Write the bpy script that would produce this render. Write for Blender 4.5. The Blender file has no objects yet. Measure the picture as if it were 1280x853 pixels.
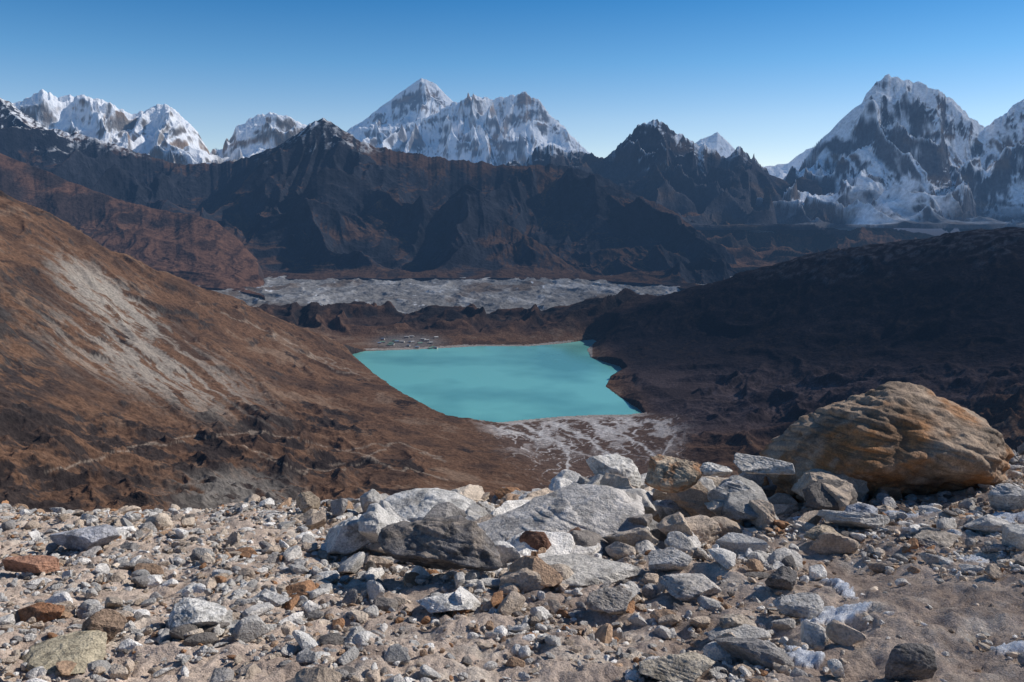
import bpy, bmesh, math
import numpy as np
from mathutils import Vector

F=1067.0; TH=math.radians(9.37); CT,ST=math.cos(TH),math.sin(TH)
def se(px,py):
    u=(px-640.0)/F; v=(426.5-py)/F
    k=CT+v*ST
    return u/k,(v*CT-ST)/k
def P(px,py,Y):
    s,e=se(px,py); return (s*Y,Y,e*Y)
def Pz(px,py,z):
    s,e=se(px,py); Y=z/e; return (s*Y,Y,z)
def proj(X,Y,Z):
    d=Y*CT-Z*ST; v=(Y*ST+Z*CT)/d; u=X/d
    return 640+F*u,426.5-F*v
def sm(a,b,x):
    t=np.clip((x-a)/(b-a),0,1); return t*t*(3-2*t)

# ---------------- noise
_T={}
def _tab(seed):
    if seed not in _T:
        a=np.random.RandomState(seed).rand(256,256)*2*np.pi
        _T[seed]=(np.cos(a).astype(np.float32),np.sin(a).astype(np.float32))
    return _T[seed]
def pn(x,y,seed=0):
    gx,gy=_tab(seed)
    xf=np.floor(x); yf=np.floor(y)
    xi=xf.astype(np.int32)&255; yi=yf.astype(np.int32)&255
    fx=x-xf; fy=y-yf
    x1=(xi+1)&255; y1=(yi+1)&255
    u=fx*fx*fx*(fx*(fx*6-15)+10); v=fy*fy*fy*(fy*(fy*6-15)+10)
    a=gx[xi,yi]*fx+gy[xi,yi]*fy
    b=gx[x1,yi]*(fx-1)+gy[x1,yi]*fy
    c=gx[xi,y1]*fx+gy[xi,y1]*(fy-1)
    d=gx[x1,y1]*(fx-1)+gy[x1,y1]*(fy-1)
    return ((a+(b-a)*u)+((c+(d-c)*u)-(a+(b-a)*u))*v)*1.5
def fbm(x,y,o=5,seed=0,gain=.5):
    r=0;a=1.;f=1.
    for i in range(o):
        r=r+a*pn(x*f+i*17.3,y*f-i*9.1,seed+i); a*=gain; f*=2.03
    return r
def ridged(x,y,o=6,seed=0,gain=.5):
    r=0;a=1.;f=1.;w=1.
    for i in range(o):
        n=1-np.abs(pn(x*f+i*7.7,y*f+i*3.3,seed+i))*1.5
        n=np.clip(n,0,1)**2
        r=r+a*n*w; w=np.clip(n*1.4,0,1); a*=gain; f*=2.05
    return r
_t3=np.random.RandomState(99).normal(size=(32,32,32,3)); _t3/=np.linalg.norm(_t3,axis=-1,keepdims=True)
def pn3(p):
    pf=np.floor(p); f=p-pf; i=pf.astype(np.int32)
    w=f*f*(3-2*f); r=0
    for dx in (0,1):
        for dy in (0,1):
            for dz in (0,1):
                g=_t3[(i[...,0]+dx)&31,(i[...,1]+dy)&31,(i[...,2]+dz)&31]
                dd=f-np.array([dx,dy,dz])
                ww=(w[...,0] if dx else 1-w[...,0])*(w[...,1] if dy else 1-w[...,1])*(w[...,2] if dz else 1-w[...,2])
                r=r+ww*(g*dd).sum(-1)
    return r*1.5
def fbm3(p,o=4):
    r=0;a=1.
    for i in range(o):
        r=r+a*pn3(p+i*5.7); p=p*2.1; a*=.5
    return r

# ---------------- mesh helpers
def link(ob,parent=None):
    bpy.context.scene.collection.objects.link(ob)
    if parent: ob.parent=parent
    return ob
def raw_mesh(name,V,Fc,col=None,mat=None,smooth=True,parent=None):
    V=np.asarray(V,dtype=np.float32); Fc=np.asarray(Fc,dtype=np.int32)
    k=Fc.shape[1]; me=bpy.data.meshes.new(name)
    me.vertices.add(len(V)); me.vertices.foreach_set('co',V.ravel())
    me.loops.add(Fc.size); me.loops.foreach_set('vertex_index',Fc.ravel())
    me.polygons.add(len(Fc)); me.polygons.foreach_set('loop_start',np.arange(len(Fc),dtype=np.int32)*k)
    me.update(calc_edges=True)
    me.polygons.foreach_set('use_smooth',np.full(len(Fc),smooth,dtype=bool))
    if col is not None:
        c=np.ones((len(V),4),dtype=np.float32); c[:,:3]=np.clip(col,0,1)
        a=me.attributes.new('Col','FLOAT_COLOR','POINT'); a.data.foreach_set('color',c.ravel())
    if mat: me.materials.append(mat)
    me.update()
    return link(bpy.data.objects.new(name,me),parent)
def grid_faces(nr,nc):
    i=np.arange(nr*nc).reshape(nr,nc)
    return np.stack([i[:-1,:-1],i[:-1,1:],i[1:,1:],i[1:,:-1]],-1).reshape(-1,4)
def grid_obj(name,X,Y,Z,col,mat):
    nr,nc=X.shape; f=grid_faces(nr,nc)
    if Y[1,0]<Y[0,0]: f=f[:,::-1]
    return raw_mesh(name,np.stack([X,Y,Z],-1).reshape(-1,3),f,col.reshape(-1,3),mat)
def normals(X,Y,Z):
    p=np.stack([X,Y,Z],-1)
    a=np.gradient(p,axis=1); b=np.gradient(p,axis=0)
    n=np.cross(a,b); n/=np.linalg.norm(n,axis=-1,keepdims=True)+1e-9
    n*=np.sign(n[...,2:3]+1e-9); return n
def mixc(a,b,t):
    return a+(np.asarray(b)-a)*t[...,None]
def seg_dist(px,py,pts):
    d=np.full(px.shape,1e9)
    for (x0,y0),(x1,y1) in zip(pts[:-1],pts[1:]):
        dx,dy=x1-x0,y1-y0; L=dx*dx+dy*dy+1e-9
        t=np.clip(((px-x0)*dx+(py-y0)*dy)/L,0,1)
        d=np.minimum(d,np.hypot(px-x0-t*dx,py-y0-t*dy))
    return d
def inside(px,py,poly):
    r=np.zeros(px.shape,bool); n=len(poly)
    for i in range(n):
        x0,y0=poly[i]; x1,y1=poly[(i+1)%n]
        c=((y0>py)!=(y1>py))
        xx=(x1-x0)*(py-y0)/((y1-y0) if y1!=y0 else 1e-9)+x0
        r^=c&(px<xx)
    return r

# ---------------- materials
def new_mat(name):
    m=bpy.data.materials.new(name); m.use_nodes=True
    nt=m.node_tree; nt.nodes.clear(); return m,nt
def N(nt,t,**k):
    n=nt.nodes.new(t)
    for a,b in k.items(): setattr(n,a,b)
    return n
HAZE_EMIT=(.13,.27,.53)
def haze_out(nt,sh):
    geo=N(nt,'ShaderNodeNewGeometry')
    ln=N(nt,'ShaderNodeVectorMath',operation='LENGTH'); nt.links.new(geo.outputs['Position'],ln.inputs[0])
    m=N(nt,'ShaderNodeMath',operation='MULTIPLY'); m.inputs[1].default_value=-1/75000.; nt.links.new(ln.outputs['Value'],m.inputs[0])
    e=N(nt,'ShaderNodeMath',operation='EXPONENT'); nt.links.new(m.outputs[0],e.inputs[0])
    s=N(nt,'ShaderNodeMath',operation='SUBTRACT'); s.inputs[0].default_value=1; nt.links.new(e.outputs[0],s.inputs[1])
    em=N(nt,'ShaderNodeEmission'); em.inputs[0].default_value=(*HAZE_EMIT,1)  # aerial haze painted in as blue emission, stronger farther from the origin
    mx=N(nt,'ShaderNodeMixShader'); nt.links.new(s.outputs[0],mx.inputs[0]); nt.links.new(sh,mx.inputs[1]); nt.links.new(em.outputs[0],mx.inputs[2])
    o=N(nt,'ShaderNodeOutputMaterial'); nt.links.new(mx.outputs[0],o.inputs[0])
def col_mat(name,scales,bumps=((.1,1.),),rough=.95,haze=True,spec=.1):
    m,nt=new_mat(name)
    at=N(nt,'ShaderNodeAttribute',attribute_name='Col')
    geo=N(nt,'ShaderNodeNewGeometry')
    cur=at.outputs['Color']
    for sc,vv in scales:
        no=N(nt,'ShaderNodeTexNoise'); no.inputs['Scale'].default_value=sc; no.inputs['Detail'].default_value=3; no.inputs['Roughness'].default_value=.7
        nt.links.new(geo.outputs['Position'],no.inputs['Vector'])
        mr=N(nt,'ShaderNodeMapRange'); mr.inputs[1].default_value=.3; mr.inputs[2].default_value=.7
        mr.inputs[3].default_value=1-vv; mr.inputs[4].default_value=1+vv
        nt.links.new(no.outputs[0],mr.inputs[0])
        mu=N(nt,'ShaderNodeVectorMath',operation='SCALE'); nt.links.new(cur,mu.inputs[0]); nt.links.new(mr.outputs[0],mu.inputs['Scale'])
        cur=mu.outputs[0]
    b=N(nt,'ShaderNodeBsdfPrincipled' if spec>.15 else 'ShaderNodeBsdfDiffuse'); b.inputs['Roughness'].default_value=rough
    if spec>.15: b.inputs['Specular IOR Level'].default_value=spec
    nt.links.new(cur,b.inputs[0])
    prev=None
    for sc,dist in bumps:
        no=N(nt,'ShaderNodeTexNoise'); no.inputs['Scale'].default_value=sc; no.inputs['Detail'].default_value=4; no.inputs['Roughness'].default_value=.65
        nt.links.new(geo.outputs['Position'],no.inputs['Vector'])
        bp=N(nt,'ShaderNodeBump'); bp.inputs['Distance'].default_value=dist; bp.inputs['Strength'].default_value=1
        nt.links.new(no.outputs[0],bp.inputs['Height'])
        if prev: nt.links.new(prev,bp.inputs['Normal'])
        prev=bp.outputs[0]
    if prev: nt.links.new(prev,b.inputs['Normal'])
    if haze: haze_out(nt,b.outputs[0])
    else:
        o=N(nt,'ShaderNodeOutputMaterial'); nt.links.new(b.outputs[0],o.inputs[0])
    return m
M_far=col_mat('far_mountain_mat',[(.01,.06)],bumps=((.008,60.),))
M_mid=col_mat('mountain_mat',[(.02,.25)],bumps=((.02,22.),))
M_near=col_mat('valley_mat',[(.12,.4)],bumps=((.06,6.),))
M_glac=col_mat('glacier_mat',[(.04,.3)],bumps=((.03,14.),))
M_ground=col_mat('sand_mat',[(7,.2),(70,.3)],bumps=((9,.05),(90,.014)),haze=False)
M_rock=col_mat('rock_mat',[(5,.3),(50,.3)],bumps=((9,.06),(70,.014)),rough=.85,haze=False,spec=.25)

# ---------------- ridge layers
def layer(name,crest,base,D,smin,smax,nc,nr,A,L,aniso=1.6,prof=1.5,seed=1,crest_px=2.0,crest_f=60,spurs=(),colf=None,mat=None,ramp=.25,back=.35,warp=.45,sp_slope=.7,ycw=0.,gain=.44):
    c=[(*se(px,py),Y) for px,py,Y in crest]; c.sort()
    c=np.array(c)
    s=np.linspace(smin,smax,nc)
    e=np.interp(s,c[:,0],c[:,1]); Yc=np.interp(s,c[:,0],c[:,2])
    cn=fbm(s*crest_f,s*0+seed,6,seed+50,.55)
    e=e+cn*crest_px/F
    Yc=Yc+ycw*fbm(s*12,s*0+3.3,3,seed+70)
    zc=e*Yc
    nb=int(nr*.1)
    t=np.concatenate([-back*np.linspace(1,0,nb,endpoint=False)**1.3,np.linspace(0,1,nr-nb)**1.15])
    T,S=np.meshgrid(t,s,indexing='ij')
    d=T*D
    Y=Yc[None]-d; X=S*Y
    H=np.maximum(zc-base,10)[None]
    a=np.abs(T)
    Z=zc[None]-H*(1-(1-np.clip(a,0,1))**prof)
    for sp in spurs:
        pts=[P(*q) for q in sp]
        for p0,p1 in zip(pts[:-1],pts[1:]):
            dx,dy=p1[0]-p0[0],p1[1]-p0[1]; LL=dx*dx+dy*dy
            tt=np.clip(((X-p0[0])*dx+(Y-p0[1])*dy)/LL,0,1)
            dist=np.hypot(X-p0[0]-tt*dx,Y-p0[1]-tt*dy)
            dist=dist*(1+.35*pn(X/900,Y/900,seed+31))
            zz=p0[2]+tt*(p1[2]-p0[2])-sp_slope*dist
            k=60.; m=np.maximum(Z,zz); Z=m+k*np.log1p(np.exp(-np.abs(Z-zz)/k))*.6
    wx=fbm(X/L/1.5,Y/L/1.5,3,seed+5)*warp; wy=fbm(X/L/1.5+9,Y/L/1.5-4,3,seed+8)*warp
    r=ridged(X/L+wx,Y/(L*aniso)+wy,8,seed+10,gain)
    rp=.05+.95*sm(0,ramp,a); rp=rp*(1-.95*sm(.72,.97,a))
    Z=Z+A*(r-1.05)*rp
    Z[-1]=base-60
    n=normals(X,Y,Z)
    col=colf(X,Y,Z,n,a,r)
    return grid_obj(name,X,Y,Z,col,mat)

SNOW=(.90,.91,.93)
def snow_col(rock,line,band,steep=.5,seed=3,nf=900.,sw=.12,st=1.):
    def f(X,Y,Z,n,a,r):
        b=fbm(X/300,Z/200+Y/500,5,seed)
        c=np.ones(X.shape+(3,))*np.array(rock)*(1+.35*b)[...,None]
        c=mixc(c,np.array(rock)*np.array([1.6,1.25,.95]),sm(.1,.6,fbm(X/700,Z/260,4,seed+4)))
        hh=sm(line-band,line+band,Z+fbm(X/nf,Y/nf,5,seed+9)*band*1.2)
        sl=sm(steep-sw,steep+sw,n[...,2]+st*(.20*fbm(X/150,Z/600+Y/900,6,seed+13,.62)+.20*fbm(X/600,Z/300,4,seed+17))+.08*(r-1))
        return mixc(c,SNOW,np.clip(hh*sl,0,1))
    return f

layer('distant_snow_mountain',[(380,200,25500),(430,165,25500),(460,147,25500),(490,122,25500),(512,107,25500),(527,98,25500),(545,105,25500),(566,127,25500),(600,150,25500),(680,190,25500)],
  600,4200,se(380,200)[0],se(690,200)[0],420,300,620,1900,seed=3,crest_px=1.2,crest_f=90,prof=1.4,ramp=.12,
  colf=snow_col((.20,.19,.19),900,900,.43,3),mat=M_far)
layer('snow_mountain_wall',[(425,172,22500),(450,160,22500),(500,158,22500),(545,140,22500),(570,127,22500),(590,120,22500),(612,123,22500),(632,120,22500),(655,114,22500),(672,122,22500),(690,145,22500),(712,166,22500),(738,192,22500),(800,230,22500)],
  300,3800,se(420,200)[0],se(800,200)[0],560,340,620,1250,aniso=2.4,seed=11,crest_px=2.5,crest_f=110,prof=1.3,ramp=.12,
  colf=snow_col((.22,.21,.21),200,500,.30,13),mat=M_far)
layer('distant_snow_peak',[(840,215,20000),(868,180,20000),(882,172,20000),(897,165,20000),(915,182,20000),(935,203,20000),(955,208,20000),(985,203,20000),(1008,187,20000),(1035,177,20000),(1050,189,20000),(1080,220,20000)],
  200,3000,se(835,200)[0],se(1085,200)[0],320,160,300,1300,seed=21,crest_px=1.5,crest_f=90,ramp=.12,
  colf=snow_col((.18,.18,.19),0,300,.15,23),mat=M_far)
layer('snow_mountain_range',[(-150,120,15000),(-60,140,15000),(0,131,15000),(28,126,15000),(52,112,15000),(72,121,15000),(98,119,15000),(128,125,15000),(165,142,15000),(185,136,15000),(206,128,15000),(226,143,15000),(248,168,15000),(262,192,15000),(278,186,15500),(298,156,15500),(318,145,15500),(342,141,15500),(368,149,15500),(388,158,15500),(440,200,15500),(520,240,15500)],
  300,3200,se(-160,200)[0],se(500,200)[0],700,300,380,1000,seed=31,crest_px=2.5,crest_f=100,prof=1.35,ramp=.15,
  colf=snow_col((.19,.17,.15),550,250,.31,33),mat=M_far)
layer('rocky_mountain',[(600,230,12500),(640,212,12500),(658,200,12500),(668,183,12500),(690,179,12500),(712,190,12500),(738,191,12500),(756,200,12500),(775,182,12500),(797,158,12500),(822,146,12500),(842,163,12500),(858,172,12500),(872,180,12500),(897,190,12500),(908,198,12500),(925,182,12500),(942,199,12500),(962,222,12500),(978,245,12500),(1010,268,12500),(1060,290,12500)],
  -250,3400,se(590,200)[0],se(1065,200)[0],640,340,420,900,seed=41,crest_px=4,crest_f=110,prof=1.4,ramp=.15,
  spurs=[[(822,150,12300),(810,200,11600),(860,240,10600),(930,268,9800)],[(925,185,12300),(900,230,11400),(960,262,10300)]],
  colf=snow_col((.07,.068,.076),700,350,.66,43),mat=M_mid)
layer('glaciated_mountain',[(940,262,13500),(968,243,13500),(985,222,13500),(1012,208,13500),(1040,190,13500),(1060,165,13500),(1072,145,13500),(1083,116,13500),(1096,101,13500),(1108,93,13500),(1130,100,13500),(1158,104,13500),(1190,122,13500),(1212,147,13500),(1232,160,13500),(1250,147,13500),(1268,132,13500),(1285,122,13500),(1330,95,13500),(1400,120,13500),(1500,160,13500)],
  -250,4000,se(935,200)[0],se(1480,200)[0],800,460,520,1050,aniso=1.4,seed=51,crest_px=3,crest_f=90,prof=1.9,ycw=300,ramp=.15,
  spurs=[[(1108,97,13400),(1090,180,12600),(1040,240,11600)],[(1190,125,13400),(1180,190,12500),(1150,260,11200)],[(1330,100,13400),(1270,200,12300),(1230,270,11000)]],sp_slope=1.1,
  colf=snow_col((.13,.13,.14),-100,300,.36,53),mat=M_mid)
def brown_col(rock,brown,seed,snowline=None,band=150.,steep=.7,brk=.0):
    def f(X,Y,Z,n,a,r):
        b=fbm(X/260,Y/260,5,seed)
        c=np.ones(X.shape+(3,))*np.array(rock)*(1+.3*b)[...,None]
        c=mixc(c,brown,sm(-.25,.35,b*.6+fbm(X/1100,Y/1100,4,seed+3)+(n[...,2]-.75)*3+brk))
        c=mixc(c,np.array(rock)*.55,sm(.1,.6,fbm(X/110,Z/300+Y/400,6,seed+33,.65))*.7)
        if snowline is not None:
            hh=sm(snowline-band,snowline+band,Z+fbm(X/350,Y/350,6,seed+9,.65)*band*1.0-.09*np.clip(np.abs(X+2400)-300,0,None)+.26*np.clip(-X-4000,0,None))
            sl=sm(steep-.1,steep+.1,n[...,2]+.28*fbm(X/70,Y/110,6,seed+13,.7))
            c=mixc(c,SNOW,hh*sl*.85)
        return c
    return f
layer('brown_hill',[(820,275,10200),(860,266,10200),(940,272,10200),(1000,288,10200),(1040,284,10200),(1090,283,10200),(1150,292,10200),(1200,300,10200),(1320,310,10200)],
  -560,3000,se(800,200)[0],se(1330,200)[0],500,220,140,700,seed=61,crest_px=2,crest_f=60,
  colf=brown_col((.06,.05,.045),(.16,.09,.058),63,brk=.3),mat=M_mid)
layer('mountain_ridge',[(-200,60,10500),(-60,95,10500),(0,122,10300),(22,138,10300),(60,160,10200),(120,172,10000),(170,190,10000),(230,207,9900),(275,204,9800),(310,196,9700),(350,182,9600),(378,164,9500),(392,152,9500),(405,148,9500),(425,161,9500),(450,178,9500),(490,188,9500),(540,196,9500),(600,201,9500),(640,208,9500),(700,206,9500),(750,218,9400),(790,240,9200),(840,262,8900),(880,295,8500),(905,325,8200),(930,352,8000),(980,370,7800),(1100,380,7700)],
  -578,3100,se(-150,200)[0],se(1100,200)[0],1250,520,270,1250,aniso=1.7,seed=71,crest_px=2.5,crest_f=80,prof=1.3,ramp=.2,
  spurs=[[(405,152,9400),(440,195,9000),(500,215,8700),(560,237,8300),(620,258,7900),(690,285,7300),(735,335,6700)],
         [(385,160,9400),(372,215,8800),(330,260,8000),(300,300,7300)],
         [(250,207,9800),(220,235,9200),(170,250,8800)],
         [(640,210,9400),(700,225,9000),(770,245,8500),(830,285,7900),(880,335,7000)],
         [(480,205,8800),(470,260,8000),(500,310,7200)],
         [(0,125,10200),(60,175,9600),(120,215,9000),(200,235,8600)]],sp_slope=.62,
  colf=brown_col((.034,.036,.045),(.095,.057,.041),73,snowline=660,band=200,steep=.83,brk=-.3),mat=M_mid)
layer('brown_hill.001',[(-250,120,7800),(-100,165,7800),(0,192,7700),(40,207,7700),(90,228,7600),(150,250,7500),(200,262,7400),(240,268,7300),(270,277,7200),(300,300,7000),(322,325,6800),(332,352,6600),(380,365,6500)],
  -585,1500,se(-240,200)[0],se(375,200)[0],560,260,70,800,seed=81,crest_px=1.5,crest_f=50,prof=1.2,aniso=2.,
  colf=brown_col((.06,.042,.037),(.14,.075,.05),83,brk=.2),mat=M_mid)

# ---------------- glacier
s=np.linspace(-.62,.55,900); yy=np.linspace(4150,6700,400)
Yg,Sg=np.meshgrid(yy,s,indexing='ij'); Xg=Sg*Yg
rg=ridged(Xg/260+.3*fbm(Xg/300,Yg/300,3,5),Yg/420,6,90)
fg=fbm(Xg/60,Yg/60,4,95)
Zg=-590+17*(rg-.8)+5*fg
cg=np.ones(Xg.shape+(3,))*np.array((.22,.21,.20))
cg=mixc(cg,(.38,.37,.36),sm(-.1,.6,fbm(Xg/200,Yg/620,5,97)+.35*(rg-1)))
cg=mixc(cg,(.15,.12,.10),sm(.2,.7,fbm(Xg/500,Yg/900,4,101)))
cg=mixc(cg,(.6,.62,.65),sm(.7,1.1,fbm(Xg/60,Yg/170,5,99)+.3*fbm(Xg/600,Yg/600,2,94)))
grid_obj('glacier',Xg,Yg,Zg,cg,M_glac)

# ---------------- near valley terrain
LK=-600.
ctrl=[P(*q) for q in [
 (-250,130,2400),(-80,205,2450),(0,240,2500),(75,278,2600),(150,315,2700),(225,345,2800),(300,375,2900),(370,407,3000),(440,443,3000),(500,488,2480),(560,527,2150),(600,541,2080),(640,570,1850),(690,608,1650),
 (0,300,2000),(0,360,1700),(0,430,1400),(0,500,1150),(0,560,1000),(0,630,850),(-200,300,1600),(-200,420,1100),(-200,560,800),
 (100,360,2100),(100,430,1750),(100,500,1350),(100,560,1150),(100,630,900),
 (200,400,2250),(200,450,1950),(200,500,1550),(200,560,1250),(200,620,1000),
 (300,430,2450),(300,480,2050),(300,530,1600),(300,590,1250),
 (400,460,2600),(400,510,2100),(400,560,1650),(400,610,1350),
 (470,515,2200),(500,560,1750),(500,610,1400),(580,580,1750),(600,620,1450),(650,640,1400),
 (850,560,1950),(900,545,2000),(1000,560,1850),(1000,500,2250),(1100,540,1850),(1280,540,1650),(1100,480,2200),(1280,470,2050),
 (850,500,2400),(900,470,2650),(830,460,2860),(1000,440,2750),(1100,430,2650),(1280,420,2350),
 (1280,360,2600),(1200,340,2850),(1100,370,2950),(1000,385,3100),(900,400,3250),(850,420,3250),(790,440,3150),
 (1450,280,2900),(1450,420,2100),(1450,540,1500),(1380,285,3000),(1280,290,3050),(1215,288,3150),(1150,300,3250),(1075,308,3350),(1000,325,3400),(930,348,3450),(880,358,3550),(810,385,3550),(770,405,3520),(740,428,3500),
 (350,390,4000),(430,390,4050),(490,394,4000),(560,388,4080),(640,397,4080),(700,383,4150),(770,375,4180),
 (500,430,3520),(600,425,3590),(700,417,3660),(430,430,3560)]]
ctrl+=[Pz(*q) for q in [(700,540,-594),(760,530,-597),(820,540,-590),(700,580,-588),(760,600,-584),(830,590,-582),(650,560,-588)]]
ctrl+=[(0,25,-22),(-60,60,-48),(60,60,-48),(0,100,-70),(-150,100,-70),(150,100,-70),(0,300,-165),(-250,300,-150),(250,300,-165),(-600,400,-120),(600,400,-200),(0,600,-290),(-350,600,-262),(400,600,-290),(0,1000,-430),(350,1000,-440),(800,1000,-420),(100,1400,-545),(600,1400,-530),(1000,1400,-450),
 (-1700,3300,-250),(-1250,3400,-430),(-900,3600,-560),(-1900,4300,-560),(-1200,4300,-590),(-400,4400,-610),(300,4450,-610),(650,4350,-600),(1100,4250,-560),(1700,4200,-520),(2600,4200,-450)]
C=np.array(ctrl)
def phi(d): return np.sqrt(d*d+120.**2)
n_=len(C); Dm=np.hypot(C[:,None,0]-C[None,:,0],C[:,None,1]-C[None,:,1])
A_=np.zeros((n_+3,n_+3)); A_[:n_,:n_]=phi(Dm)+np.eye(n_)*-8.; A_[:n_,n_]=1; A_[:n_,n_+1:]=C[:,:2]; A_[n_:,:n_]=A_[:n_,n_:].T
W=np.linalg.solve(A_,np.concatenate([C[:,2],[0,0,0]]))
s=np.linspace(-.85,.85,1201)
yy=np.concatenate([np.geomspace(25,400,60,endpoint=False),np.geomspace(400,4450,901)])
Yn,Sn=np.meshgrid(yy,s,indexing='ij'); Xn=Sn*Yn
ri=np.arange(0,len(yy),5); cj=np.arange(0,len(s),5)
Yc_,Sc_=np.meshgrid(yy[ri],s[cj],indexing='ij'); Xc_=Sc_*Yc_
Zc_=np.full(Xc_.shape,W[n_])+W[n_+1]*Xc_+W[n_+2]*Yc_
for i in range(n_): Zc_+=W[i]*phi(np.hypot(Xc_-C[i,0],Yc_-C[i,1]))
def up(a,xs,xf):
    k=np.clip(np.searchsorted(xs,xf,side='right')-1,0,len(xs)-2); f=(xf-xs[k])/(xs[k+1]-xs[k])
    return a[k]*(1-f)[:,None]+a[k+1]*f[:,None]
Zn=up(up(Zc_,yy[ri],yy).T,s[cj],s).T.copy()
pxn,pyn=proj(Xn,Yn,Zn)
hl=np.clip(Zn-LK,0,None)
amp=sm(5,120,hl)
wz=fbm(Xn/300,Yn/300,3,121)*.5
rside=sm(735,800,pxn-(pyn-440)*.5)*sm(1900,2150,Yn+(pxn-800)*.2)
Zn=Zn+amp*(26*(ridged(Xn/520+wz,Yn/520-wz,6,120,.45)-.9)*(1-.3*rside)+5*fbm(Xn/70,Yn/70,4,130))*sm(150,700,Yn)*.75
Zn=Zn+(1-amp)*2*fbm(Xn/50,Yn/50,4,135)*sm(2,10,hl)
bench=sm(470,540,pyn)*sm(560,380,pxn)*sm(500,800,Yn)
Zn=Zn+bench*(13*(ridged(Xn/110,Yn/150,6,140,.55)-.9))
benchR=sm(440,475,pyn)*sm(790,860,pxn)
Zn=Zn+benchR*22*(ridged(Xn/190+wz,Yn/190,6,145,.52)-.9)*sm(8,50,hl)
mor=sm(3620,3850,Yn)*sm(-1500,-1200,Xn)*sm(720,500,Xn)
morn=ridged(Xn/300+wz,Yn/420,6,150,.5)
Zn=Zn+mor*38*(morn-.75)*sm(4350,4150,Yn)+mor*18*sm(3800,4020,Yn)*sm(4300,4120,Yn)
lake_px=[(440,443),(455,439),(520,437),(600,433),(660,433),(700,430),(742,424),(748,428),(734,437),(738,447),(775,458),(783,466),(762,475),(757,483),(776,497),(800,512),(806,518),(780,519),(740,519),(700,521),(650,526),(610,531),(590,534),(560,533),(535,522),(500,505),(470,485),(445,465),(425,448)]
lake_w=[Pz(px,py,LK)[:2] for px,py in lake_px]
din=seg_dist(Xn,Yn,lake_w+[lake_w[0]])
din=np.maximum(din+ (12*fbm(Xn/90,Yn/90,4,160)) ,0)
ins=inside(Xn,Yn,lake_w)
h=Zn-LK
leftshore=sm(-20,-120,Xn)*sm(2000,2200,Yn)*sm(3450,3300,Yn)
rightshore=sm(775,800,pxn+(pyn<470)*40)*sm(2330,2450,Yn)*sm(3600,3450,Yn)*(Xn>200)
out=np.maximum(h,1.+np.minimum(din*.08,8))
hard=np.maximum(leftshore,rightshore)
out=out*(1-(1-hard)*(1-sm(0,90,din))*.85)
out=np.where(rightshore>0,np.maximum(out,np.minimum(din*.32,34)*rightshore),out)
out=np.maximum(out,.4)
Zn=LK+np.where(ins,-np.clip(din*.25,0,30)-.6,out)
nn=normals(Xn,Yn,Zn)
pxn,pyn=proj(Xn,Yn,Zn); hl=np.clip(Zn-LK,0,None)
B=fbm(Xn/200,Yn/200,6,170,.6); Bs=fbm(Xn/35,Yn/35,5,180,.6)
col=np.ones(Xn.shape+(3,))*np.array((.155,.088,.055))
col=mixc(col,(.092,.057,.041),sm(-.1,.6,B+.3*Bs))
col=mixc(col,(.22,.145,.10),sm(.25,.9,-B+.35*Bs))
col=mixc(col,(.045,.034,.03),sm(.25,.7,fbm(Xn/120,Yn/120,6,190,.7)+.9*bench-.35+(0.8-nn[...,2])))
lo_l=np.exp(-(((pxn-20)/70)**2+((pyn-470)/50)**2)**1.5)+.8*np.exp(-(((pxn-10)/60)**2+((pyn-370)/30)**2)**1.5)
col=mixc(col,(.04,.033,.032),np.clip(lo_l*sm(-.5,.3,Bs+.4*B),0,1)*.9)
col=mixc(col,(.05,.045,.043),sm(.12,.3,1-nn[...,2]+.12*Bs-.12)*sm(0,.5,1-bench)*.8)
ax,ay=.80,.60
wq=5*fbm(Xn/130,Yn/130,3,201)
al=(pxn*ax+pyn*ay); ac=(-pxn*ay+pyn*ax)+wq
st=ridged(al/260,ac/12,5,200,.6)
reg=np.exp(-(((pxn-140)/80)**2+((pyn-378-(pxn-140)*.62)/34)**2)**2+.0)
reg2=np.exp(-(((pxn-190)/130)**2+((pyn-455-(pxn-190)*.35)/42)**2)**1.5)
col=mixc(col,(.34,.30,.255),np.clip(reg*sm(.15,.55,st*.5+reg*.7-.35+.5*Bs),0,1)*.95)
col=mixc(col,(.30,.26,.22),np.clip(reg2*sm(.95,1.2,st+.25+.3*Bs),0,1)*.95)
reg3=np.exp(-(((pxn-290)/75)**2+((pyn-615)/28)**2)**1.5)
col=mixc(col,(.19,.17,.15),reg3*sm(-.3,.4,Bs+.3))
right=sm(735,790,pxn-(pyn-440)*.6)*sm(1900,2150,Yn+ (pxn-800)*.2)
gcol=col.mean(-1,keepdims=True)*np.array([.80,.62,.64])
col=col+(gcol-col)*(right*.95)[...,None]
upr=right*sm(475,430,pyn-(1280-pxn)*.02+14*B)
col=mixc(col,(.014,.014,.019),upr*.85)  # hillside shade put into the colour: upper right slope near-black
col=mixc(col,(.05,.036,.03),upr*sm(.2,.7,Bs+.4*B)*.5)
sn=sm(330,296,pyn-(1280-pxn)*.10+fbm(Xn/120,Yn/120,5,210,.7)*20)*sm(900,1000,pxn)*sm(-.1,.6,Bs+.1)
col=mixc(col,(.4,.42,.48),sn*.12)
flat=sm(585,640,pxn-(pyn-540)*.8)*sm(880,820,pxn)*sm(45,12,hl)*sm(515,524,pyn)*sm(3000,2400,Yn)
col=mixc(col,(.14,.092,.07),flat)
wv=fbm(Xn/150,Yn/150,3,221)*.8
br=1-np.abs(pn(Xn/110+wv,Yn/300+wv,222))*1.5
br2=1-np.abs(pn(Xn/60+wv*2,Yn/160-wv,223))*1.5
fl=fbm(Xn/70,Yn/110,5,224,.6)
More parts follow.
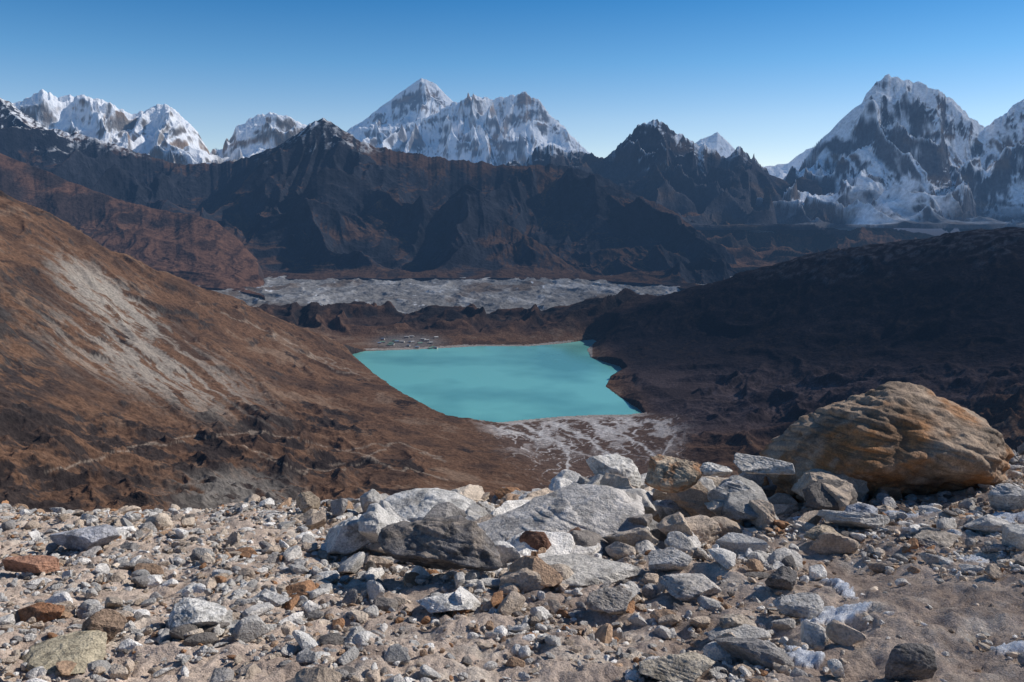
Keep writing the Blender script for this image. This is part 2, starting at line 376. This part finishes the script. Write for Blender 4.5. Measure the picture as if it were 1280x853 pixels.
col=mixc(col,(.62,.57,.53),flat*np.clip(sm(.93,.98,br)+.8*sm(.93,.98,br2)*sm(600,545,pyn)+sm(-.05,.3,fl+.5*sm(8,1.5,hl)-.05)*.75*sm(585,535,pyn),0,1))
ch=np.zeros_like(pxn)
for t_ in [[(648,530),(700,552),(712,575),(704,600),(715,612)],[(690,528),(735,548),(760,570),(790,585)],[(740,528),(800,555),(830,580)],[(625,536),(668,548),(700,552)]]:
    ch=np.maximum(ch,sm(2.4,.8,seg_dist(pxn+5*fbm(Xn/40,Yn/40,3,251),pyn+3*fbm(Xn/40,Yn/40,3,255),t_)))
col=mixc(col,(.66,.62,.58),ch*sm(515,524,pyn)*.85)
col=mixc(col,(.12,.07,.05),mor*.8)
col=mixc(col,(.03,.026,.027),mor*np.clip(sm(1.0,.5,morn)*.6+sm(.0,.4,fbm(Xn/110,Yn/140,5,230)+ (hl-50)/90.)*.8,0,1))  # moraine shadow painted in: hollows and higher parts darkened
vil=np.exp(-(((pxn-510)/45)**2+((pyn-428)/10)**2)**2)
col=mixc(col,(.20,.19,.18),vil*.8)
tr=[[(275,390),(320,405),(350,425),(400,450),(450,470)],[(60,590),(160,560),(260,545),(330,540),(420,560),(500,585),(560,600)],[(430,560),(500,555),(560,580)],[(300,560),(380,590),(450,580),(480,560)]]
wtx=6*fbm(Xn/60,Yn/60,2,240); wty=6*fbm(Xn/60,Yn/60,2,244)
for t_ in tr:
    dd=seg_dist(pxn+wtx,pyn+wty,t_)
    col=mixc(col,(.34,.27,.21),sm(1.4,.4,dd)*.6*sm(600,900,Yn))
sh=(~ins)&(hl<5)&(din<34)&(Yn>2000)&(Yn<3800)&(rightshore<.3)&((pxn<740)|(pyn>510))
col=mixc(col,(.42,.37,.32),sh*.8)
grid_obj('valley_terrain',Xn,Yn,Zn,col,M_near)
def terr_z(x,y):
    j=np.argmin(abs(yy-y)); i=np.argmin(abs(s-x/y)); return Zn[j,i]

# ---------------- lake
lm,nt=new_mat('lake_mat')
geo=N(nt,'ShaderNodeNewGeometry')
no=N(nt,'ShaderNodeTexNoise'); no.inputs['Scale'].default_value=.003; no.inputs['Detail'].default_value=3; nt.links.new(geo.outputs['Position'],no.inputs['Vector'])
cr=N(nt,'ShaderNodeValToRGB'); cr.color_ramp.elements[0].position=.34; cr.color_ramp.elements[0].color=(.085,.27,.245,1); cr.color_ramp.elements[1].position=.56; cr.color_ramp.elements[1].color=(.15,.42,.37,1)
nt.links.new(no.outputs[0],cr.inputs[0])
b=N(nt,'ShaderNodeBsdfPrincipled'); b.inputs['Roughness'].default_value=.18; b.inputs['Specular IOR Level'].default_value=.4
nt.links.new(cr.outputs[0],b.inputs['Base Color'])
n2=N(nt,'ShaderNodeTexNoise'); n2.inputs['Scale'].default_value=.12; n2.inputs['Detail'].default_value=3; nt.links.new(geo.outputs['Position'],n2.inputs['Vector'])
bp=N(nt,'ShaderNodeBump'); bp.inputs['Distance'].default_value=.4; nt.links.new(n2.outputs[0],bp.inputs['Height']); nt.links.new(bp.outputs[0],b.inputs['Normal'])
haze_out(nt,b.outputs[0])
gx,gy=np.meshgrid(np.linspace(-1000,800,30),np.linspace(2080,3800,30))
grid_obj('lake',gx,gy,np.full(gx.shape,LK),np.ones(gx.shape+(3,)),lm)

gx,gy=np.meshgrid(np.linspace(-60000,60000,40),np.linspace(-20000,80000,40))
grid_obj('background_terrain',gx,gy,np.full(gx.shape,-760.),np.ones(gx.shape+(3,))*np.array((.12,.08,.06)),M_mid)

# ---------------- village
vm=bpy.data.objects.new('village',None); link(vm)
def simple_mat(name,c,r=.8):
    m,nt=new_mat(name); b=N(nt,'ShaderNodeBsdfPrincipled'); b.inputs['Base Color'].default_value=(*c,1); b.inputs['Roughness'].default_value=r
    o=N(nt,'ShaderNodeOutputMaterial'); nt.links.new(b.outputs[0],o.inputs[0]); return m
wm=simple_mat('stone_wall',(.34,.32,.3)); rms=[simple_mat('roof_green',(.10,.2,.16)),simple_mat('roof_blue',(.14,.2,.3)),simple_mat('roof_grey',(.4,.4,.4))]
dk=simple_mat('window_dark',(.03,.03,.04),.3)
rs=np.random.RandomState(5)
for i in range(24):
    px=rs.uniform(470,548); py=rs.uniform(420,434)
    Yh=rs.uniform(3440,3640); x=se(px,py)[0]*Yh; y=Yh; z=max(terr_z(x,y),LK)-1
    l,w_,hgt=rs.uniform(12,22),rs.uniform(7,10),rs.uniform(4,6.5)
    V=[(-l/2,-w_/2,0),(l/2,-w_/2,0),(l/2,w_/2,0),(-l/2,w_/2,0),(-l/2,-w_/2,hgt),(l/2,-w_/2,hgt),(l/2,w_/2,hgt),(-l/2,w_/2,hgt),(-l/2,0,hgt+2.4),(l/2,0,hgt+2.4)]
    Fc=[(0,1,5,4),(1,2,6,5),(2,3,7,6),(3,0,4,7),(4,7,8),(5,9,6),(4,5,9,8),(6,7,8,9)]
    me=bpy.data.meshes.new('house'); me.from_pydata(V,[],Fc); me.materials.append(wm); me.materials.append(rms[i%3]); me.materials.append(dk)
    me.polygons[6].material_index=1; me.polygons[7].material_index=1
    bm=bmesh.new(); bm.from_mesh(me)
    for k in range(4):
        cx=-l/2+l*(k+.5)/4
        vs=[bm.verts.new((cx+a,-w_/2-.05,hgt*.45+b_)) for a,b_ in((-.7,-.7),(.7,-.7),(.7,.8),(-.7,.8))]
        f=bm.faces.new(vs); f.material_index=2
    bm.to_mesh(me); bm.free()
    ob=link(bpy.data.objects.new('stone_house',me),vm); ob.location=(x,y,z+.5); ob.rotation_euler[2]=rs.uniform(-.5,.5)

# ---------------- foreground ground
def softplus(x,k=1.): return np.log1p(np.exp(-np.abs(x/k)))*k+np.maximum(x,0)
def g0(x,y):
    z=-1.8-.23*y+.12*softplus(x-.3)*sm(2,9,y)-.02*softplus(x-9)
    y0=13+.9*pn(x/3.,x*0+.5,7)
    z=z-.62*softplus(y-y0,.35)
    return z
def g(x,y):
    return g0(x,y)+.10*fbm(x/1.6,y/1.6,3,300)
s=np.linspace(-1.5,1.5,1100); yy2=np.geomspace(1.0,34,700)
Yf,Sf=np.meshgrid(yy2,s,indexing='ij'); Xf=Sf*Yf
Zf=g(Xf,Yf)+.04*fbm(Xf/.28,Yf/.28,6,310,.6)
fc=np.ones(Xf.shape+(3,))*np.array((.60,.49,.405))
fc=mixc(fc,(.43,.34,.28),sm(-.2,.5,fbm(Xf/.9,Yf/.9,5,320)))
fc=mixc(fc,(.68,.59,.50),sm(.2,.8,fbm(Xf/.5,Yf/.5,4,330)))
def hit(px,py):
    s_,e_=se(px,py); Y=np.linspace(2,22,4000); m=e_*Y<=g(s_*Y,Y)
    i=np.argmax(m); return s_*Y[i],Y[i],e_*Y[i]
for (px,py,w_,h_) in [(1022,648,32,10),(1258,650,36,7),(1045,768,48,9),(1000,822,24,11),(1215,702,22,6),(1050,735,11,20),(1255,815,28,6),(960,632,18,6),(1020,585,18,6),(985,600,16,4),(1130,645,34,6),(1180,640,20,4)]:
    x,y,z=hit(px,py); wx_=w_/F*y; wy_=h_/F*y/.33
    q=((Xf-x)/wx_)**2+((Yf-y)/wy_)**2+ 1.0*fbm(Xf/.16,Yf/.16,4,340)
    m=sm(1.0,.75,q); fc=mixc(fc,(.88,.89,.91),m); Zf=Zf+.03*m
grid_obj('ground',Xf,Yf,Zf,fc,M_ground)

# ---------------- rocks
def ico(sub):
    bm=bmesh.new(); bmesh.ops.create_icosphere(bm,subdivisions=sub,radius=1)
    V=np.array([v.co[:] for v in bm.verts]); Fc=np.array([[v.index for v in f.verts] for f in bm.faces]); bm.free()
    V/=np.linalg.norm(V,axis=1,keepdims=True); return V,Fc
ICO={k:ico(k) for k in (2,3,4,5,6,7)}
PAL=np.array([(.44,.42,.395),(.56,.53,.495),(.70,.67,.63),(.47,.38,.30),(.55,.46,.37),(.34,.185,.10),(.40,.27,.18),(.19,.17,.155),(.31,.29,.275)])
PW=np.array([.19,.18,.13,.14,.12,.04,.05,.06,.09]); PW/=PW.sum()
def rot_z(a): 
    c,s_=np.cos(a),np.sin(a); z=np.zeros_like(a); o=np.ones_like(a)
    return np.stack([np.stack([c,-s_,z],-1),np.stack([s_,c,z],-1),np.stack([z,z,o],-1)],-2)
def batch(name,pos,rad,sub,rs,K=12,p=16,noise=.06,smooth=False,pal=None,sink=.25):
    n=len(pos); V0,F0=ICO[sub]; nv=len(V0)
    nrm=rs.normal(size=(n,K,3)); nrm/=np.linalg.norm(nrm,axis=-1,keepdims=True)
    off=rs.uniform(.4,.95,size=(n,K))
    q=np.clip(np.einsum('nkc,vc->nvk',nrm,V0)/off[:,None,:],0,None)
    r=((q**p).sum(-1)+(1/1.2)**p)**(-1/p)
    V=V0[None]*r[...,None]
    if noise: 
        ph=rs.uniform(0,30,size=(n,1,3))
        V=V*(1+noise*(fbm3(V*1.8+ph,3)-.8*np.abs(pn3(V*np.array([1.2,1.2,4.])+ph))))[...,None]
    sc=np.stack([rs.uniform(.8,1.6,n),rs.uniform(.6,1.05,n),rs.uniform(.35,.85,n)],-1)*1.15
    V=V*sc[:,None,:]
    a=rs.normal(0,.4,n); c,s_=np.cos(a)[:,None],np.sin(a)[:,None]
    y_=V[...,1]*c-V[...,2]*s_; z_=V[...,1]*s_+V[...,2]*c; V=np.stack([V[...,0],y_,z_],-1)
    V=np.einsum('nij,nvj->nvi',rot_z(rs.uniform(0,6.28,n)),V)*rad[:,None,None]
    zmin=V[...,2].min(1)
    V=V+pos[:,None,:]; V[...,2]-=(zmin+sink*rad)[:,None]
    ci=rs.choice(len(PAL),n,p=PW if pal is None else pal)
    cc=PAL[ci]*rs.uniform(.7,1.15,(n,1))
    col=np.repeat(cc[:,None,:],nv,1)
    Fc=(F0[None]+np.arange(n)[:,None,None]*nv).reshape(-1,3)
    return raw_mesh(name,V.reshape(-1,3),Fc,col.reshape(-1,3),M_rock,smooth)
rs=np.random.RandomState(42)
def scatter(n,ymin,ymax,sw,dens=None):
    y=np.sqrt(rs.uniform(ymin**2,ymax**2,n)); x=rs.uniform(-sw,sw,n)*y
    if dens is not None:
        k=rs.rand(n)<dens(x,y); x,y=x[k],y[k]
    return np.stack([x,y,g(x,y)],-1)
def dens(x,y):
    pxx,pyy=proj(x,y,g(x,y))
    dirt=sm(930,1060,pxx+ (pyy-720)*.2)*sm(690,730,pyy)
    clump=.55+.7*fbm(x/1.1,y/1.1,3,350)
    return np.clip(clump,.08,1)*(1-.88*dirt)
pos=scatter(60000,3.2,15,.85,dens); batch('gravel',pos,rs.uniform(.008,.024,len(pos))*rs.choice([1,1.5],len(pos)),2,rs,8,14,0,sink=.2)
rr=.032+.055*rs.rand(8000)**2.2
pos=scatter(7000,3.2,15,.85,dens); batch('scattered_stones',pos,rr[:len(pos)],3,rs,9,30,.05,sink=.2)
def dens2(x,y):
    pxx,pyy=proj(x,y,g(x,y))
    pile=sm(430,520,pxx)*sm(1150,1000,pxx)*sm(800,700,pyy-(pxx-700)*.12)
    return np.clip(dens(x,y)*(.22+.9*pile),0,1)
pos=scatter(1300,4,14.5,.85,dens2); batch('rubble_rocks',pos,rs.uniform(.08,.17,len(pos)),4,rs,9,50,.08,sink=.2)
def pile(x,y):
    pxx,pyy=proj(x,y,g(x,y))
    return sm(430,500,pxx)*sm(1130,1040,pxx)*sm(740,690,pyy)
pos=scatter(360,8,14,.6,pile); batch('rock_pile',pos,rs.uniform(.14,.31,len(pos)),5,rs,10,60,.10,sink=.15)

def hull_planes(pts):
    bm=bmesh.new()
    for p_ in pts: bm.verts.new(p_)
    bmesh.ops.convex_hull(bm,input=bm.verts); bm.normal_update()
    c=Vector(np.mean(pts,axis=0)); out=[]
    for f in bm.faces:
        n=f.normal.copy(); o=n.dot(f.calc_center_median()-c)
        if o<0: n=-n;o=-o
        out.append((*n,o))
    bm.free(); return np.array(out),np.array(c)
def boulder(name,x0,y0,x1,y1,col,seed,depth=.8,pts=None,p=60,K=10,col2=None,sub=6,noise=.05,flat=1.,lean=0.,grd=None,dent=1.):
    r_=np.random.RandomState(seed)
    bx,by,bz=hit((x0+x1)/2,(grd or y1)-2)
    w_=(x1-x0)/F*by*1.06; dp=w_*depth; hh=max((y1-y0)/F*by-.25*dp,.42*(y1-y0)/F*by)*1.05*flat
    V0,F0=ICO[sub]
    if pts is not None:
        pl,c=hull_planes(pts); nrm,off=pl[:,:3],pl[:,3]
    else:
        nrm=r_.normal(size=(K,3)); nrm/=np.linalg.norm(nrm,axis=1,keepdims=True); off=r_.uniform(.5,.95,K)
    q=np.clip(V0@nrm.T/off,0,None); r=((q**p).sum(-1)+ (0 if pts is not None else (1/1.2)**p))**(-1/p)
    V=V0*r[:,None]
    mn,mx=V.min(0),V.max(0); V=(V-(mn+mx)/2)/((mx-mn)/2)
    dimv=np.array([w_/2,dp/2,hh/2])
    V=V*dimv
    if lean: V[:,0]+=V[:,2]*lean
    sc=max(w_,hh)
    nd=V/np.linalg.norm(V,axis=1,keepdims=True)
    q=V/sc*3.2+seed*1.7
    qs=q@np.array([[.9,.2,.3],[-.2,.95,.2],[-.3,-.2,.9]])
    step=np.abs(pn3(qs*np.array([.9,.9,6.])*1.3+11))
    step2=np.abs(pn3(qs*np.array([2.2,2.2,14.])+5))
    disp=noise*sc*(fbm3(q,5)*.5-.45*dent*np.abs(pn3(q*2.3+4))+.45*step+.22*step2+.2*np.abs(pn3(q*6)))
    V=V+nd*disp[:,None]
    cc=np.ones((len(V),3))*np.array(col)*1.25
    if col2 is not None:
        t=sm(-.2,.4,fbm3(q*1.3+3,4)); cc=mixc(cc,np.array(col2)*1.2,t)
    cc=mixc(cc,np.array(col)*1.6,sm(.15,.6,fbm3(q*3+9,4))*.6)
    cc=mixc(cc,np.array(col)*.4,sm(.1,.45,fbm3(q*2.2-7,4))*.6)
    cc=mixc(cc,np.array(col)*.45,sm(.07,.0,step)*.55)
    V=V+np.array([bx,by+dp*.42,bz+hh*.5-hh*.08])
    raw_mesh(name,V,F0,cc,M_rock,True)
GR=(.36,.345,.33); LG=(.50,.48,.45); TN=(.36,.29,.215); RU=(.30,.16,.085); DKc=(.13,.12,.115)
BB=[(-1,-.1,-.85),(-.95,.4,-.6),(-.8,-.2,-1),(-.66,-.2,.05),(-.6,.4,.2),(-.1,-.35,.78),(.1,.2,1),(.42,.1,.95),(.3,.7,.7),(.75,-.5,.5),(.95,.2,.35),(1,-.3,-.2),(.88,-.3,-.95),(.9,.6,-.8),(-.5,.9,-.9),(.1,-.2,-1),(.25,-.85,.25),(-.4,-.72,-.15),(.6,-.75,-.2)]
boulder('large_boulder',990,484,1292,634,(.27,.20,.145),3,depth=.8,pts=BB,p=90,col2=(.27,.135,.06),noise=.06,flat=1.6,sub=7,dent=.6)
boulder('boulder',740,560,803,625,LG,5,depth=.9,lean=-.3)
boulder('boulder',812,566,882,620,TN,8,col2=RU,depth=.9)
boulder('boulder',887,590,952,656,GR,11,depth=.7)
boulder('boulder',922,545,992,588,GR,14,depth=1.1,grd=600)
boulder('boulder',876,566,916,588,LG,15,grd=600)
SL=[(-1,-.6,-1),(-1,.2,-.7),(-.7,-.9,-.9),(-.2,-.5,.0),(.2,.6,.8),(.6,.2,1),(.95,-.3,.3),(1,.5,.3),(.9,-.8,-.6),(.8,.8,-.9),(-.6,.8,-.8)]
boulder('rock_slab',588,604,818,700,(.44,.41,.38),21,depth=.7,pts=SL,p=70,noise=.05,flat=1.2,sub=7)
boulder('boulder',690,648,742,698,(.22,.13,.09),23)
boulder('boulder',648,655,690,705,(.17,.09,.06),24)
boulder('boulder',470,648,626,732,DKc,27,depth=.7,col2=(.22,.185,.155),noise=.08,flat=1.35)
boulder('boulder',462,606,600,668,LG,31,depth=.8)
boulder('boulder',398,638,468,702,LG,33,depth=.8)
boulder('boulder',446,642,515,685,(.44,.42,.40),34)
boulder('boulder',55,652,138,694,(.33,.33,.35),36,depth=.6)
boulder('boulder',0,688,66,722,(.33,.18,.12),38,depth=.6)
boulder('boulder',10,750,77,783,(.28,.14,.075),39,depth=.6)
boulder('boulder',98,758,150,808,(.22,.155,.11),41,depth=.7)
boulder('boulder',200,752,272,797,LG,43,depth=.9)
boulder('rock_slab',4,798,113,846,(.36,.31,.22),45,depth=1.0,flat=.7)
boulder('boulder',368,612,398,646,TN,47)
boulder('rock_slab',634,696,812,735,(.43,.40,.36),49,depth=.5,flat=.7)
boulder('boulder',812,684,866,722,GR,51)
boulder('boulder',735,730,792,778,(.30,.27,.24),53)
boulder('boulder',830,716,908,755,(.38,.35,.32),55)
boulder('boulder',972,738,1035,780,GR,57)
boulder('boulder',1062,626,1106,662,(.28,.29,.32),59)
boulder('boulder',1245,600,1300,645,GR,61)
boulder('boulder',1108,796,1172,860,DKc,63,depth=.6)
boulder('rock_slab',800,812,900,862,(.40,.35,.28),65,depth=.6)
boulder('boulder',516,738,592,776,LG,67)
boulder('boulder',310,735,360,762,GR,69)
boulder('boulder',960,705,1000,745,DKc,71)
boulder('boulder',900,760,950,800,(.33,.28,.23),73)
boulder('boulder',1010,655,1060,690,TN,75)
boulder('boulder',1150,655,1215,690,(.30,.26,.22),77,flat=.6)
boulder('boulder',820,618,870,660,GR,79)
boulder('boulder',760,640,815,682,(.40,.37,.34),81)

# ---------------- light, sky, camera
AZ=math.radians(72); EL=math.radians(36)
sd=Vector((math.sin(AZ)*math.cos(EL),math.cos(AZ)*math.cos(EL),math.sin(EL)))
L=bpy.data.lights.new('sun','SUN'); L.energy=5.0; L.angle=math.radians(.5); L.color=(1,.94,.86)
lo=link(bpy.data.objects.new('sun',L)); lo.rotation_euler=sd.to_track_quat('Z','Y').to_euler()
w=bpy.data.worlds.new('World'); bpy.context.scene.world=w; w.use_nodes=True
nt=w.node_tree; bg=nt.nodes['Background']
sk=nt.nodes.new('ShaderNodeTexSky'); sk.sky_type='NISHITA'; sk.sun_disc=False; sk.sun_elevation=EL; sk.sun_rotation=AZ
sk.altitude=4500; sk.air_density=1.0; sk.dust_density=.4; sk.ozone_density=2.0
tc=nt.nodes.new('ShaderNodeTexCoord'); sx=nt.nodes.new('ShaderNodeSeparateXYZ'); nt.links.new(tc.outputs['Generated'],sx.inputs[0])
rp=nt.nodes.new('ShaderNodeValToRGB'); nt.links.new(sx.outputs['Z'],rp.inputs[0])
el=rp.color_ramp.elements; el[0].position=0.03; el[0].color=(1.15,.98,.86,1); el[1].position=.23; el[1].color=(.19,.68,.92,1)
e3=el.new(.09); e3.color=(.95,.97,.92,1); e5=el.new(.15); e5.color=(.55,.88,.96,1); e4=el.new(.6); e4.color=(.5,.75,.9,1)
mm=nt.nodes.new('ShaderNodeMix'); mm.data_type='RGBA'; mm.blend_type='MULTIPLY'; mm.inputs[0].default_value=1
nt.links.new(sk.outputs[0],mm.inputs[6]); nt.links.new(rp.outputs[0],mm.inputs[7])
nt.links.new(mm.outputs[2],bg.inputs[0]); bg.inputs[1].default_value=.135
cam=bpy.data.cameras.new('camera'); cam.lens=30.0; cam.sensor_width=36; cam.clip_start=.1; cam.clip_end=200000
co=link(bpy.data.objects.new('camera',cam)); co.location=(0,0,0); co.rotation_euler=(math.radians(90-9.37),0,0)
sc=bpy.context.scene; sc.camera=co
sc.view_settings.view_transform='Standard'; sc.view_settings.look='None'; sc.view_settings.exposure=0
